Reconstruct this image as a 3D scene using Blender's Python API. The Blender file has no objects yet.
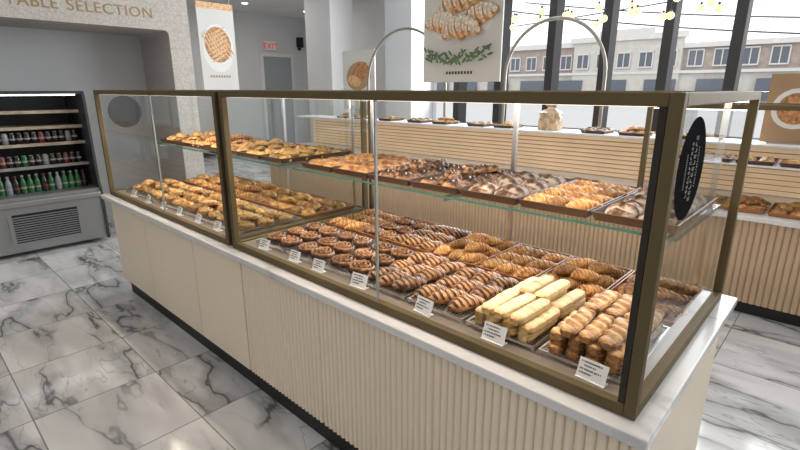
import bpy, bmesh, math, random
from mathutils import Matrix, Vector, Euler
random.seed(7)
S=bpy.context.scene
C=S.collection
PI=math.pi
def props(o,label=None,cat=None,group=None,kind=None):
    if label:o["label"]=label
    if cat:o["category"]=cat
    if group:o["group"]=group
    if kind:o["kind"]=kind
    return o
# ---------------------------------------------------------------- materials
def newmat(name):
    m=bpy.data.materials.new(name); m.use_nodes=True
    nt=m.node_tree; return m,nt,nt.nodes["Principled BSDF"]
def mat(name,col,rough=.5,metal=0,bump=0,bscale=40,var=0,vscale=3,emit=0,coat=0,spec=.5):
    m,nt,b=newmat(name)
    b.inputs["Roughness"].default_value=rough; b.inputs["Metallic"].default_value=metal
    b.inputs["Coat Weight"].default_value=coat; b.inputs["Specular IOR Level"].default_value=spec
    tc=nt.nodes.new("ShaderNodeTexCoord")
    n=nt.nodes.new("ShaderNodeTexNoise"); n.inputs["Scale"].default_value=vscale; n.inputs["Detail"].default_value=4
    nt.links.new(tc.outputs["Object"],n.inputs["Vector"])
    r=nt.nodes.new("ShaderNodeValToRGB")
    v=var
    r.color_ramp.elements[0].position=.3; r.color_ramp.elements[1].position=.7
    r.color_ramp.elements[0].color=tuple(max(0,c*(1-v)) for c in col)+(1,)
    r.color_ramp.elements[1].color=tuple(min(1,c*(1+v)) for c in col)+(1,)
    nt.links.new(n.outputs["Fac"],r.inputs["Fac"]); nt.links.new(r.outputs["Color"],b.inputs["Base Color"])
    if emit:
        nt.links.new(r.outputs["Color"],b.inputs["Emission Color"]); b.inputs["Emission Strength"].default_value=emit
    if bump:
        n2=nt.nodes.new("ShaderNodeTexNoise"); n2.inputs["Scale"].default_value=bscale; n2.inputs["Detail"].default_value=3
        nt.links.new(tc.outputs["Object"],n2.inputs["Vector"])
        bp=nt.nodes.new("ShaderNodeBump"); bp.inputs["Strength"].default_value=bump; bp.inputs["Distance"].default_value=.01
        nt.links.new(n2.outputs["Fac"],bp.inputs["Height"]); nt.links.new(bp.outputs["Normal"],b.inputs["Normal"])
    return m
def glassmat(name,tint=(1,1,1),base=.04,gain=.55,power=4):
    m=bpy.data.materials.new(name); m.use_nodes=True; nt=m.node_tree; nt.nodes.clear()
    o=nt.nodes.new("ShaderNodeOutputMaterial"); mx=nt.nodes.new("ShaderNodeMixShader")
    t=nt.nodes.new("ShaderNodeBsdfTransparent"); t.inputs[0].default_value=tint+(1,)
    g=nt.nodes.new("ShaderNodeBsdfGlossy"); g.inputs["Roughness"].default_value=.01
    lw=nt.nodes.new("ShaderNodeLayerWeight"); lw.inputs["Blend"].default_value=.5
    p=nt.nodes.new("ShaderNodeMath"); p.operation='POWER'; p.inputs[1].default_value=power
    a=nt.nodes.new("ShaderNodeMath"); a.operation='MULTIPLY_ADD'; a.inputs[1].default_value=gain; a.inputs[2].default_value=base
    nt.links.new(lw.outputs["Facing"],p.inputs[0]); nt.links.new(p.outputs[0],a.inputs[0]); nt.links.new(a.outputs[0],mx.inputs[0])
    nt.links.new(t.outputs[0],mx.inputs[1]); nt.links.new(g.outputs[0],mx.inputs[2]); nt.links.new(mx.outputs[0],o.inputs[0])
    return m
def bakemat(name,stops,rough=.4,nscale=60,nmix=.35,coat=.0,bump=.35,big=.9):
    m,nt,b=newmat(name)
    b.inputs["Roughness"].default_value=rough; b.inputs["Coat Weight"].default_value=coat; b.inputs["Specular IOR Level"].default_value=.35
    at=nt.nodes.new("ShaderNodeAttribute"); at.attribute_name="bake"
    tc=nt.nodes.new("ShaderNodeTexCoord"); oi=nt.nodes.new("ShaderNodeObjectInfo")
    mul=nt.nodes.new("ShaderNodeVectorMath"); mul.operation='ADD'
    cmb=nt.nodes.new("ShaderNodeCombineXYZ"); nt.links.new(oi.outputs["Random"],cmb.inputs[0])
    nt.links.new(tc.outputs["Object"],mul.inputs[0]); nt.links.new(cmb.outputs[0],mul.inputs[1])
    n=nt.nodes.new("ShaderNodeTexNoise"); n.inputs["Scale"].default_value=nscale; n.inputs["Detail"].default_value=5
    nt.links.new(mul.outputs[0],n.inputs["Vector"])
    n2=nt.nodes.new("ShaderNodeTexNoise"); n2.inputs["Scale"].default_value=22; n2.inputs["Detail"].default_value=2
    nt.links.new(mul.outputs[0],n2.inputs["Vector"])
    a=nt.nodes.new("ShaderNodeMath"); a.operation='MULTIPLY_ADD'; a.inputs[1].default_value=nmix*2; a.inputs[2].default_value=-nmix
    nt.links.new(n.outputs["Fac"],a.inputs[0])
    a2=nt.nodes.new("ShaderNodeMath"); a2.operation='MULTIPLY_ADD'; a2.inputs[1].default_value=big; a2.inputs[2].default_value=-big*.48
    nt.links.new(n2.outputs["Fac"],a2.inputs[0])
    s=nt.nodes.new("ShaderNodeMath"); s.operation='ADD'; nt.links.new(at.outputs["Fac"],s.inputs[0]); nt.links.new(a.outputs[0],s.inputs[1])
    s2=nt.nodes.new("ShaderNodeMath"); s2.operation='ADD'; nt.links.new(s.outputs[0],s2.inputs[0]); nt.links.new(a2.outputs[0],s2.inputs[1])
    r=nt.nodes.new("ShaderNodeValToRGB"); cr=r.color_ramp
    cr.elements[0].position=stops[0][0]; cr.elements[0].color=stops[0][1]+(1,)
    cr.elements[1].position=stops[-1][0]; cr.elements[1].color=stops[-1][1]+(1,)
    for p,c in stops[1:-1]:
        e=cr.elements.new(p); e.color=c+(1,)
    nt.links.new(s2.outputs[0],r.inputs["Fac"])
    hv=nt.nodes.new("ShaderNodeHueSaturation"); hv.inputs["Saturation"].default_value=.95
    mr=nt.nodes.new("ShaderNodeMapRange"); mr.inputs[3].default_value=.55; mr.inputs[4].default_value=1.15
    nt.links.new(oi.outputs["Random"],mr.inputs[0]); nt.links.new(mr.outputs[0],hv.inputs["Value"])
    nt.links.new(r.outputs[0],hv.inputs["Color"]); nt.links.new(hv.outputs[0],b.inputs["Base Color"])
    bp=nt.nodes.new("ShaderNodeBump"); bp.inputs["Strength"].default_value=bump; bp.inputs["Distance"].default_value=.004
    nt.links.new(n.outputs["Fac"],bp.inputs["Height"]); nt.links.new(bp.outputs["Normal"],b.inputs["Normal"])
    return m
def marble(name,tile,base,vein,dark,offset=(0,0),rough=.18,scale=1.6,grout=True,k=1.0,g0=.40,g1=.56,soft=.6):
    m,nt,b=newmat(name); L=nt.links; N=nt.nodes.new
    b.inputs["Roughness"].default_value=rough
    def math_(op,a,bb=None,c=None):
        x=N("ShaderNodeMath"); x.operation=op
        for i,vv in enumerate((a,bb,c)):
            if vv is None: continue
            if isinstance(vv,(int,float)): x.inputs[i].default_value=vv
            else: L.new(vv,x.inputs[i])
        return x.outputs[0]
    tc=N("ShaderNodeTexCoord"); sx=N("ShaderNodeSeparateXYZ"); L.new(tc.outputs["Object"],sx.inputs[0])
    ux=math_('DIVIDE',math_('ADD',sx.outputs[0],offset[0]),tile); uy=math_('DIVIDE',math_('ADD',sx.outputs[1],offset[1]),tile)
    ix=math_('FLOOR',ux); iy=math_('FLOOR',uy)
    cm=N("ShaderNodeCombineXYZ"); L.new(ix,cm.inputs[0]); L.new(iy,cm.inputs[1])
    wn=N("ShaderNodeTexWhiteNoise"); wn.noise_dimensions='3D'; L.new(cm.outputs[0],wn.inputs["Vector"])
    off=N("ShaderNodeVectorMath"); off.operation='MULTIPLY_ADD'; L.new(wn.outputs["Color"],off.inputs[0]); off.inputs[1].default_value=(20,20,20) if grout else (0,0,0)
    L.new(tc.outputs["Object"],off.inputs[2])
    mp=N("ShaderNodeMapping"); mp.inputs["Rotation"].default_value=(0,0,.75); mp.inputs["Scale"].default_value=(.7,2.2,1); L.new(off.outputs[0],mp.inputs["Vector"])
    def ridged(sc,det,dist,w0,seed=0):
        n=N("ShaderNodeTexNoise"); n.inputs["Scale"].default_value=sc; n.inputs["Detail"].default_value=det; n.inputs["Distortion"].default_value=dist; n.inputs["Roughness"].default_value=.5
        o2=N("ShaderNodeVectorMath"); o2.operation='ADD'; o2.inputs[1].default_value=(seed*3.7,seed*1.3,0); L.new(mp.outputs[0],o2.inputs[0])
        L.new(o2.outputs[0],n.inputs["Vector"])
        d=math_('ABSOLUTE',math_('SUBTRACT',n.outputs["Fac"],.5))
        mr=N("ShaderNodeMapRange"); mr.interpolation_type='SMOOTHSTEP'; L.new(d,mr.inputs[0]); mr.inputs[1].default_value=0; mr.inputs[2].default_value=w0; mr.inputs[3].default_value=1; mr.inputs[4].default_value=0
        return mr.outputs[0],n.outputs["Fac"]
    r1,_=ridged(scale,4,.25,.017*k); r1b,_=ridged(scale,4,.25,.10*k); r2,_=ridged(scale*1.8,4,.35,.012*k,2); r3,_=ridged(scale*.7,3,.4,.15,5)
    n3=N("ShaderNodeTexNoise"); n3.inputs["Scale"].default_value=scale*1.1; L.new(mp.outputs[0],n3.inputs["Vector"])
    gate=N("ShaderNodeMapRange"); L.new(n3.outputs["Fac"],gate.inputs[0]); gate.inputs[1].default_value=g0; gate.inputs[2].default_value=g1
    def mix(f,a,bcol):
        x=N("ShaderNodeMix"); x.data_type='RGBA'
        L.new(f,x.inputs[0])
        if isinstance(a,tuple): x.inputs[6].default_value=a+(1,)
        else: L.new(a,x.inputs[6])
        x.inputs[7].default_value=bcol+(1,)
        return x.outputs[2]
    col=mix(math_('MULTIPLY',r3,.38),base,vein)
    col=mix(math_('MULTIPLY',math_('MULTIPLY',r1b,gate.outputs[0]),soft),col,vein)
    col=mix(math_('MULTIPLY',math_('MULTIPLY',r2,gate.outputs[0]),.65),col,vein)
    col=mix(math_('MULTIPLY',r1,math_('ADD',math_('MULTIPLY',gate.outputs[0],.75),.08)),col,dark)
    if grout:
        fx=math_('ABSOLUTE',math_('SUBTRACT',math_('FRACT',ux),.5)); fy=math_('ABSOLUTE',math_('SUBTRACT',math_('FRACT',uy),.5))
        g=math_('GREATER_THAN',math_('MAXIMUM',fx,fy),.4945)
        col=mix(g,col,(.25,.25,.25))
    L.new(col,b.inputs["Base Color"])
    return m
def stone():
    m,nt,b=newmat("taupe_stone_blocks"); b.inputs["Roughness"].default_value=.85
    tc=nt.nodes.new("ShaderNodeTexCoord"); sp=nt.nodes.new("ShaderNodeSeparateXYZ"); cb=nt.nodes.new("ShaderNodeCombineXYZ")
    nt.links.new(tc.outputs["Object"],sp.inputs[0]); nt.links.new(sp.outputs[1],cb.inputs[0]); nt.links.new(sp.outputs[2],cb.inputs[1])
    br=nt.nodes.new("ShaderNodeTexBrick"); br.inputs["Scale"].default_value=1; br.inputs["Brick Width"].default_value=.22; br.inputs["Row Height"].default_value=.075
    br.inputs["Mortar Size"].default_value=.0015; br.inputs["Color1"].default_value=(.54,.51,.475,1); br.inputs["Color2"].default_value=(.50,.475,.445,1); br.inputs["Mortar"].default_value=(.44,.415,.39,1)
    nt.links.new(cb.outputs[0],br.inputs["Vector"]); 
    n=nt.nodes.new("ShaderNodeTexNoise"); n.inputs["Scale"].default_value=55; n.inputs["Detail"].default_value=5; nt.links.new(tc.outputs["Object"],n.inputs["Vector"])
    mx=nt.nodes.new("ShaderNodeMix"); mx.data_type='RGBA'; mx.blend_type='OVERLAY'; mx.inputs[0].default_value=.4
    nt.links.new(br.outputs["Color"],mx.inputs[6]); nt.links.new(n.outputs["Fac"],mx.inputs[7]); nt.links.new(mx.outputs[2],b.inputs["Base Color"])
    bp=nt.nodes.new("ShaderNodeBump"); bp.inputs["Strength"].default_value=.3; bp.inputs["Distance"].default_value=.01; nt.links.new(n.outputs["Fac"],bp.inputs["Height"]); nt.links.new(bp.outputs["Normal"],b.inputs["Normal"])
    return m
M={}
M['floor']=marble("marble_tile_floor",.50,(.76,.765,.775),(.31,.315,.33),(.07,.07,.078),offset=(.1,.25),rough=.10,scale=1.75,k=1.25,soft=.72)
M['slab']=marble("white_marble_slab",1,(.78,.775,.77),(.62,.62,.62),(.52,.52,.52),grout=False,rough=.2,scale=1.1)
M['cream']=mat("cream_panel",(.90,.785,.625),.5,var=.015)
M['tan']=mat("tan_fluted_panel",(.60,.44,.29),.5,var=.05)
M['white']=mat("white_paint",(.74,.75,.76),.6)
M['wall']=mat("light_grey_wall",(.58,.60,.62),.7,var=.02)
M['wallw']=mat("white_wall",(.66,.67,.68),.7,var=.02)
M['colg']=mat("pale_blue_grey_paint",(.56,.59,.62),.6)
M['ceil']=mat("white_ceiling",(.78,.78,.78),.8)
M['stone']=stone()
M['bronze']=mat("bronze_metal",(.155,.118,.063),.6,metal=.35,var=.08,vscale=6,spec=.1)
M['bronzed']=mat("dark_bronze",(.03,.024,.018),.5,metal=.3)
M['black']=mat("black_metal",(.012,.012,.014),.45)
M['fridge']=mat("charcoal_metal",(.05,.053,.056),.4,metal=.3)
M['kick']=mat("black_kickboard",(.01,.01,.01),.5)
M['chrome']=mat("brushed_steel",(.6,.6,.6),.28,metal=1,var=.05)
M['seam']=mat("glass_seam",(.36,.40,.39),.3,metal=.3)
M['archm']=mat("bronze_grey_metal",(.30,.28,.25),.4,metal=.7)
M['steel']=mat("dull_steel",(.36,.37,.38),.4,metal=.8)
M['gold']=mat("brushed_gold",(.34,.23,.11),.5,metal=.3)
M['deck']=mat("case_deck",(.24,.20,.165),.4)
M['slat']=mat("warm_glow_slats",(.80,.62,.42),.5,var=.06,emit=.25)  # faint glow added to the wood colour, though slats are no lamp
M['slatb']=mat("slat_gap",(.34,.23,.14),.7)
M['tray']=mat("copper_brown_tray",(.38,.155,.05),.4,var=.1)
M['trayd']=mat("dark_brown_tray",(.09,.042,.022),.45,var=.1)
M['wood']=mat("wood_shelf",(.42,.34,.25),.5,var=.3,vscale=12)
M['card']=mat("white_card",(.85,.85,.84),.5)
M['ink']=mat("dark_ink",(.04,.04,.04),.6)
M['red']=mat("red_letters",(.5,.02,.015),.4,emit=.6)
M['glass']=glassmat("clear_glass",(.94,.965,.955),.08,.6,2.4)
M['glassw']=glassmat("window_glass",(.98,.99,.99),.03,.3,5)
M['glasssh']=glassmat("shelf_glass",(.93,.97,.95),.05,.4,4)
M['edge']=mat("green_glass_edge",(.06,.17,.14),.3)
M['disc']=mat("black_sticker",(.018,.018,.02),.9,spec=0)
M['discw']=mat("sticker_print",(.50,.50,.48),.8,spec=0)
M['discg']=glassmat("smoky_disc",(.42,.42,.42),.06,.2,4)
M['door']=mat("grey_door",(.33,.35,.37),.5)
M['bulb']=mat("amber_glass_bulb",(1,.56,.25),.2,emit=1.5)
M['led']=mat("warm_light_strip",(1,.82,.6),.4,emit=4)
M['lamp']=mat("white_lamp",(1,.97,.92),.4,emit=6)
M['flamp']=mat("fridge_lamp",(.95,.97,1),.4,emit=6)
M['poster']=mat("poster_paper",(.66,.66,.64),.5,var=.02)
M['posterw']=mat("poster_tan",(.42,.27,.15),.5,var=.15)
M['crust']=mat("printed_crust",(.46,.22,.09),.5,var=.6,vscale=55)
M['crustl']=mat("printed_crust_light",(.72,.45,.22),.5,var=.4,vscale=55)
M['crusts']=mat("printed_sugar_crust",(.76,.67,.57),.5,var=.4,vscale=60)
M['leafp']=mat("printed_leaf",(.10,.17,.08),.5,var=.4,vscale=30)
M['plate']=mat("printed_plate",(.78,.78,.77),.5)
M['asphalt']=mat("asphalt",(.44,.44,.44),.9,bump=.2)
M['brick']=mat("brown_brick",(.37,.30,.265),.9,var=.15,vscale=2)
M['bstone']=mat("pale_stone_facade",(.54,.51,.47),.9,var=.08,vscale=2)
M['bwhite']=mat("painted_trim",(.60,.585,.565),.8)
M['bwin']=mat("dark_window_glass",(.09,.105,.13),.2)
M['cable']=mat("black_cable",(.02,.02,.02),.6)
M['bagp']=mat("clear_wrapper",(.50,.36,.23),.2,var=.5,vscale=22,coat=.4)
# pastry materials
B={}
B['croissant']=bakemat("croissant_crust",[(0,(.86,.53,.21)),(.3,(.62,.29,.075)),(.6,(.32,.12,.03)),(1,(.11,.035,.012))],.45,90,.45,bump=1)
B['pale']=bakemat("pale_puff",[(0,(.90,.74,.42)),(.45,(.82,.58,.24)),(.75,(.56,.28,.07)),(1,(.28,.11,.03))],.5,90,.36,bump=.6,big=.6)
B['thin']=bakemat("brown_flaky",[(0,(.80,.52,.22)),(.4,(.56,.27,.075)),(.75,(.30,.12,.032)),(1,(.12,.045,.015))],.5,90,.5,bump=.8)
B['choc']=bakemat("chocolate_crust",[(0,(.70,.37,.14)),(.33,(.42,.17,.05)),(.48,(.10,.036,.018)),(1,(.025,.012,.008))],.35,70,.22,coat=.1,bump=.7)
B['cocoa']=bakemat("cocoa_topped",[(0,(.42,.22,.10)),(.35,(.10,.042,.022)),(.7,(.04,.018,.011)),(1,(.02,.01,.007))],.4,110,.45,bump=1)
B['spiral']=bakemat("spiral_crust",[(0,(.54,.28,.11)),(.32,(.27,.105,.034)),(.6,(.10,.038,.017)),(1,(.035,.017,.01))],.35,90,.45,coat=.1,bump=1)
B['bun']=bakemat("bun_crust",[(0,(.80,.53,.21)),(.5,(.50,.24,.058)),(1,(.22,.08,.018))],.45,60,.5,bump=.8)
B['cheese']=bakemat("cheese_bread",[(0,(.80,.59,.22)),(.5,(.60,.31,.075)),(1,(.27,.105,.024))],.55,110,.7,bump=1)
B['sugar']=bakemat("sugar_dusted",[(0,(.60,.53,.46)),(.25,(.34,.21,.125)),(.5,(.14,.06,.028)),(1,(.05,.024,.014))],.7,85,.6,bump=1)
B['fruit']=mat("red_fruit",(.45,.05,.03),.25,var=.6,vscale=60,coat=.3)
B['custard']=mat("white_cream",(.76,.66,.50),.4,var=.2,vscale=60)
# ---------------------------------------------------------------- mesh builder
class MB:
    def __init__(s): s.v=[];s.f=[];s.m=[];s.c=None
    def box(s,x0,x1,y0,y1,z0,z1,mi=0,T=None):
        k=len(s.v)
        pts=[Vector(p) for p in ((x0,y0,z0),(x1,y0,z0),(x1,y1,z0),(x0,y1,z0),(x0,y0,z1),(x1,y0,z1),(x1,y1,z1),(x0,y1,z1))]
        if T: pts=[T@p for p in pts]
        s.v+=pts
        for q in ((3,2,1,0),(4,5,6,7),(0,1,5,4),(1,2,6,5),(2,3,7,6),(3,0,4,7)):
            s.f.append([k+i for i in q]); s.m.append(mi)
        return s
    def poly(s,pts,mi=0):
        k=len(s.v); s.v+=[Vector(p) for p in pts]; s.f.append(list(range(k,k+len(pts)))); s.m.append(mi); return s
    def tube(s,pts,r,n=8,mi=0,closed=False):
        pts=[Vector(p) for p in pts]; k=len(s.v); N=len(pts)
        for i,p in enumerate(pts):
            a=pts[max(0,i-1)] if not closed else pts[i-1]; b=pts[min(N-1,i+1)] if not closed else pts[(i+1)%N]
            d=(b-a).normalized(); u=d.cross(Vector((0,0,1)))
            if u.length<.05 or abs(d.y)<1e-6: u=d.cross(Vector((0,1,0)))
            u.normalize(); w=d.cross(u).normalized()
            for j in range(n):
                an=2*PI*j/n; s.v.append(p+u*math.cos(an)*r+w*math.sin(an)*r)
        for i in range(N if closed else N-1):
            i2=(i+1)%N
            for j in range(n):
                s.f.append([k+i*n+j,k+i*n+(j+1)%n,k+i2*n+(j+1)%n,k+i2*n+j]); s.m.append(mi)
        if not closed:
            s.f.append([k+j for j in range(n)][::-1]); s.m.append(mi); s.f.append([k+(N-1)*n+j for j in range(n)]); s.m.append(mi)
        return s
    def lathe(s,prof,c=(0,0,0),n=20,mi=0,sx=1,sy=1):
        k=len(s.v); c=Vector(c)
        for r,z in prof:
            for j in range(n):
                a=2*PI*j/n; s.v.append(c+Vector((r*math.cos(a)*sx,r*math.sin(a)*sy,z)))
        for i in range(len(prof)-1):
            for j in range(n):
                s.f.append([k+i*n+j,k+i*n+(j+1)%n,k+(i+1)*n+(j+1)%n,k+(i+1)*n+j]); s.m.append(mi)
        s.f.append([k+j for j in range(n)][::-1]); s.m.append(mi)
        e=k+(len(prof)-1)*n; s.f.append([e+j for j in range(n)]); s.m.append(mi)
        return s
    def grid(s,nu,nv,fn,closev=True,mi=0,caps=True):
        k=len(s.v); s.c=s.c or []
        for i in range(nu):
            for j in range(nv):
                x,y,z,c=fn(i/(nu-1),j/nv if closev else j/(nv-1)); s.v.append(Vector((x,y,z))); s.c.append(c)
        for i in range(nu-1):
            for j in range(nv if closev else nv-1):
                j2=(j+1)%nv
                s.f.append([k+i*nv+j,k+i*nv+j2,k+(i+1)*nv+j2,k+(i+1)*nv+j]); s.m.append(mi)
        if caps and closev:
            s.f.append([k+j for j in range(nv)][::-1]); s.m.append(mi)
            e=k+(nu-1)*nv; s.f.append([e+j for j in range(nv)]); s.m.append(mi)
        return s
    def build(s,name,mats,smooth=False,bevel=0,parent=None,fix=True,origin=None,sharp=50):
        me=bpy.data.meshes.new(name)
        o0=Vector(origin) if origin is not None else Vector((0,0,0))
        me.from_pydata([v-o0 for v in s.v],[],s.f)
        if not isinstance(mats,(list,tuple)): mats=[mats]
        for m in mats: me.materials.append(m)
        for p,mi in zip(me.polygons,s.m): p.material_index=mi
        if s.c:
            at=me.attributes.new("bake",'FLOAT','POINT')
            for i,c in enumerate(s.c): at.data[i].value=c
        if fix and len(s.f)>1:
            bm=bmesh.new(); bm.from_mesh(me); bmesh.ops.recalc_face_normals(bm,faces=bm.faces); bm.to_mesh(me); bm.free()
        if smooth:
            me.polygons.foreach_set("use_smooth",[True]*len(me.polygons))
            try: me.set_sharp_from_angle(angle=math.radians(sharp))
            except Exception: pass
        ob=bpy.data.objects.new(name,me); C.objects.link(ob)
        if origin is not None: ob.location=o0
        if bevel:
            b=ob.modifiers.new("bevel",'BEVEL'); b.width=bevel; b.segments=2; b.limit_method='ANGLE'
        if parent: par(ob,parent)
        return ob
def par(ob,p):
    ob.parent=p; ob.matrix_parent_inverse=Matrix.Translation(-p.location)
def empty(name,loc,**k):
    e=bpy.data.objects.new(name,None); e.location=loc; e.empty_display_size=.1; C.objects.link(e); props(e,**k); return e
def box(name,x0,x1,y0,y1,z0,z1,m,bevel=0,parent=None):
    return MB().box(x0,x1,y0,y1,z0,z1).build(name,m,bevel=bevel,parent=parent)
def text(name,s,size,loc,rot,m,ext=.004,parent=None,align='LEFT',width=None):
    cu=bpy.data.curves.new(name,'FONT'); cu.body=s; cu.size=size; cu.extrude=ext; cu.align_x=align; cu.space_character=1.1
    t=bpy.data.objects.new(name+"_tmp",cu); C.objects.link(t)
    dg=bpy.context.evaluated_depsgraph_get(); dg.update()
    me=bpy.data.meshes.new_from_object(t.evaluated_get(dg)); 
    bpy.data.objects.remove(t); 
    if width:
        w0=max(v.co.x for v in me.vertices)
        for v in me.vertices: v.co.x*=width/w0
    R=Matrix.Translation(Vector(loc))@Euler(rot).to_matrix().to_4x4()
    me.transform(R); me.materials.clear(); me.materials.append(m); me.name=name
    o=bpy.data.objects.new(name,me); C.objects.link(o)
    if parent: par(o,parent)
    return o
def quad(name,pts,m,parent=None):
    return MB().poly(pts).build(name,m,parent=parent,fix=False)
def struct(o,label=None): return props(o,label=label,cat=o.name.split('_')[0],kind="structure")
# ---------------------------------------------------------------- room shell
struct(box("floor",-14,4,-5,7,-.05,0,M['floor']),"white marble tile floor with dark grey veins")
struct(box("ceiling",-14,4,-5,7,2.92,3.0,M['ceil']),"white painted ceiling")
XL=-4.63
w=MB(); w.box(-5.35,XL,-5,1.27,1.88,2.92); w.box(-5.35,XL,1.07,1.27,0,1.88)
r=.04
arc=[(1.07-r+r*math.cos(a),1.88-r+r*math.sin(a)) for a in [PI/2*i/6 for i in range(7)]]
w.poly([(XL,1.07,1.88)]+[(XL,y,z) for y,z in arc])
for a,b in zip(arc[:-1],arc[1:]):
    w.poly([(XL,a[0],a[1]),(XL,b[0],b[1]),(-5.35,b[0],b[1]),(-5.35,a[0],a[1])])
struct(w.build("wall_bulkhead",M['stone']),"grey taupe stone block bulkhead above a drinks recess")
struct(box("wall_left",-5.42,-5.35,-5,1.27,0,2.92,M['wall']),"light grey wall")
struct(box("wall_corridor",-9.7,-9.6,1.2,6.4,0,2.92,M['wallw']),"pale grey corridor wall")
struct(box("wall_corridor_side",-9.6,-5.42,1.19,1.27,0,2.92,M['wallw']),"white corridor wall")
struct(box("wall_far",-9.6,-5.8,6.4,6.5,0,2.92,M['wallw']),"white wall")
struct(box("wall_back",-7.2,-4.9,4.95,5.1,0,2.92,M['wallw']),"white wall between windows")
struct(box("wall_pillar",-6.42,-5.8,3.95,4.4,0,2.92,M['wallw'],bevel=.005),"white square pillar")
struct(box("wall_column",-5.15,-4.62,4.45,4.95,0,2.92,M['colg'],bevel=.005),"pale grey square column")
struct(box("wall_back_sill",-4.9,4,5.0,5.1,0,.8,M['wallw']),"low white wall under the windows")
struct(box("wall_front",-14,4,-5.1,-5,0,2.92,M['wallw']),"white wall")
struct(box("wall_right",4,4.1,-5,5.1,0,2.92,M['wallw']),"white wall")
struct(box("baseboard_corridor",-9.6,-9.58,1.27,6.4,0,.1,M['black']),"dark baseboard")
win=empty("window_1",(-.5,5.05,.8)); struct(win,"tall storefront windows in black metal frames")
mx=[-4.86,-4.18,-3.49,-2.75,-2.08,-1.43,-.80,-.16,.45,1.1,1.75,2.4,3.05,3.7]
for x in mx: box("mullion",x-.05,x+.05,4.95,5.15,.8,2.92,M['black'],parent=win)
box("frame_rail",-4.9,4,4.98,5.12,.8,.88,M['black'],parent=win); box("frame_rail",-4.9,4,4.98,5.12,2.84,2.92,M['black'],parent=win)
quad("window_pane",[(-4.9,5.06,.85),(4,5.06,.85),(4,5.06,2.9),(-4.9,5.06,2.9)],M['glassw'],parent=win)
d=empty("door_1",(-9.58,5.46,0)); struct(d,"grey corridor door with frame")
box("door_leaf",-9.6,-9.57,5.1,5.82,0,2.05,M['door'],parent=d)
MB().box(-9.6,-9.55,5.03,5.1,0,2.12).box(-9.6,-9.55,5.82,5.89,0,2.12).box(-9.6,-9.55,5.1,5.82,2.05,2.12).build("door_frame",M['white'],parent=d)
MB().tube([(-9.57,5.17,1.0),(-9.52,5.17,1.0),(-9.52,5.27,1.0)],.01).build("door_handle",M['steel'],parent=d)
e=empty("exit_sign",(-9.58,5.3,2.18),label="small white exit sign with red letters on the corridor wall",cat="exit sign")
box("sign_housing",-9.6,-9.56,5.15,5.47,2.18,2.37,M['card'],bevel=.005,parent=e)
text("sign_lettering","EXIT",.165,(-9.555,5.31,2.215),(PI/2,0,PI/2),M['red'],.003,parent=e,align='CENTER')
sp=empty("wall_speaker",(-9.55,5.95,2.2),label="small black speaker mounted on corridor wall",cat="speaker")
box("speaker_body",-9.6,-9.48,6.02,6.14,2.28,2.5,M['black'],bevel=.01,parent=sp)
box("speaker_bracket",-9.6,-9.55,6.05,6.11,2.22,2.28,M['black'],parent=sp)
for i,(x,y) in enumerate([(-8.6,4.2),(-8.6,5.6),(-7.2,4.4),(-8.9,2.8),(-3,1.5),(-1,1.5),(-3,-1.5),(-1,-1.5),(1,1.5),(1,-1.5)]):
    dl=empty("ceiling_downlight",(x,y,2.9),label="round recessed white ceiling downlight",cat="ceiling light",group="recessed ceiling downlights")
    MB().lathe([(.06,2.905),(.085,2.905),(.085,2.92)],(x,y,0)).build("light_trim",M['white'],smooth=True,parent=dl)
    MB().lathe([(.055,2.90),(.055,2.904)],(x,y,0)).build("light_lens",M['lamp'],parent=dl)
tt=empty("wall_lettering",(XL+.004,.3,1.975),label="flat gold capital letters on the stone bulkhead",cat="sign")
text("lettering_word","TABLE",.118,(XL+.002,-.12,1.975),(PI/2,0,PI/2),M['gold'],.001,parent=tt,width=.34)
text("lettering_word","SELECTION",.118,(XL+.002,.28,1.975),(PI/2,0,PI/2),M['gold'],.001,parent=tt,width=.66)
# ---------------------------------------------------------------- front counter
X0,X1=-3.28,0.0
def fluted(name,x0,x1,y,z0,z1,m,parent,pitch=.0245,amp=.012):
    n=int(round((x1-x0)/pitch)); p=(x1-x0)/n; b=MB(); cols=[]
    prof=[(0,.0),(.05,-.35),(.16,-.75),(.34,-.96),(.5,-1),(.66,-.96),(.84,-.75),(.95,-.35)]
    for i in range(n):
        for t,a in prof: cols.append((x0+(i+t)*p,y+a*amp))
    cols.append((x1,y))
    for (x,yy) in cols: b.v+= [Vector((x,yy,z0)),Vector((x,yy,z1))]
    for i in range(len(cols)-1): b.f.append([2*i,2*i+2,2*i+3,2*i+1]); b.m.append(0)
    return b.build(name,m,smooth=True,parent=parent,fix=False)
cb=empty("display_counter",(-1.64,.42,0),label="long cream counter base partly fluted with black kickboard",cat="counter")
box("counter_body",X0,X1,.014,.84,.10,.66,M['cream'],parent=cb)
for a_,b_ in ((-3.28,-2.738),(-2.732,-2.103),(-2.097,-1.623)):
    box("flat_panel",a_,b_,.003,.014,.10,.66,M['cream'],bevel=.001,parent=cb)
for a_,b_ in ((-1.617,-1.083),(-1.077,-.543),(-.537,0)):
    fluted("fluted_panel",a_,b_,.014,.10,.66,M['cream'],cb)
box("end_panel",X1,X1+.012,.0,.85,.09,.66,M['cream'],bevel=.002,parent=cb)
box("end_panel",X0-.012,X0,.0,.85,.09,.66,M['cream'],bevel=.002,parent=cb)
box("kickboard",X0+.03,X1-.03,.03,.80,0,.10,M['kick'],parent=cb)
s=box("marble_countertop",X0-.04,X1+.04,-.045,.885,.662,.69,M['slab'],bevel=.004)
props(s,"long white marble countertop slab on the cream counter","countertop")
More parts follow.
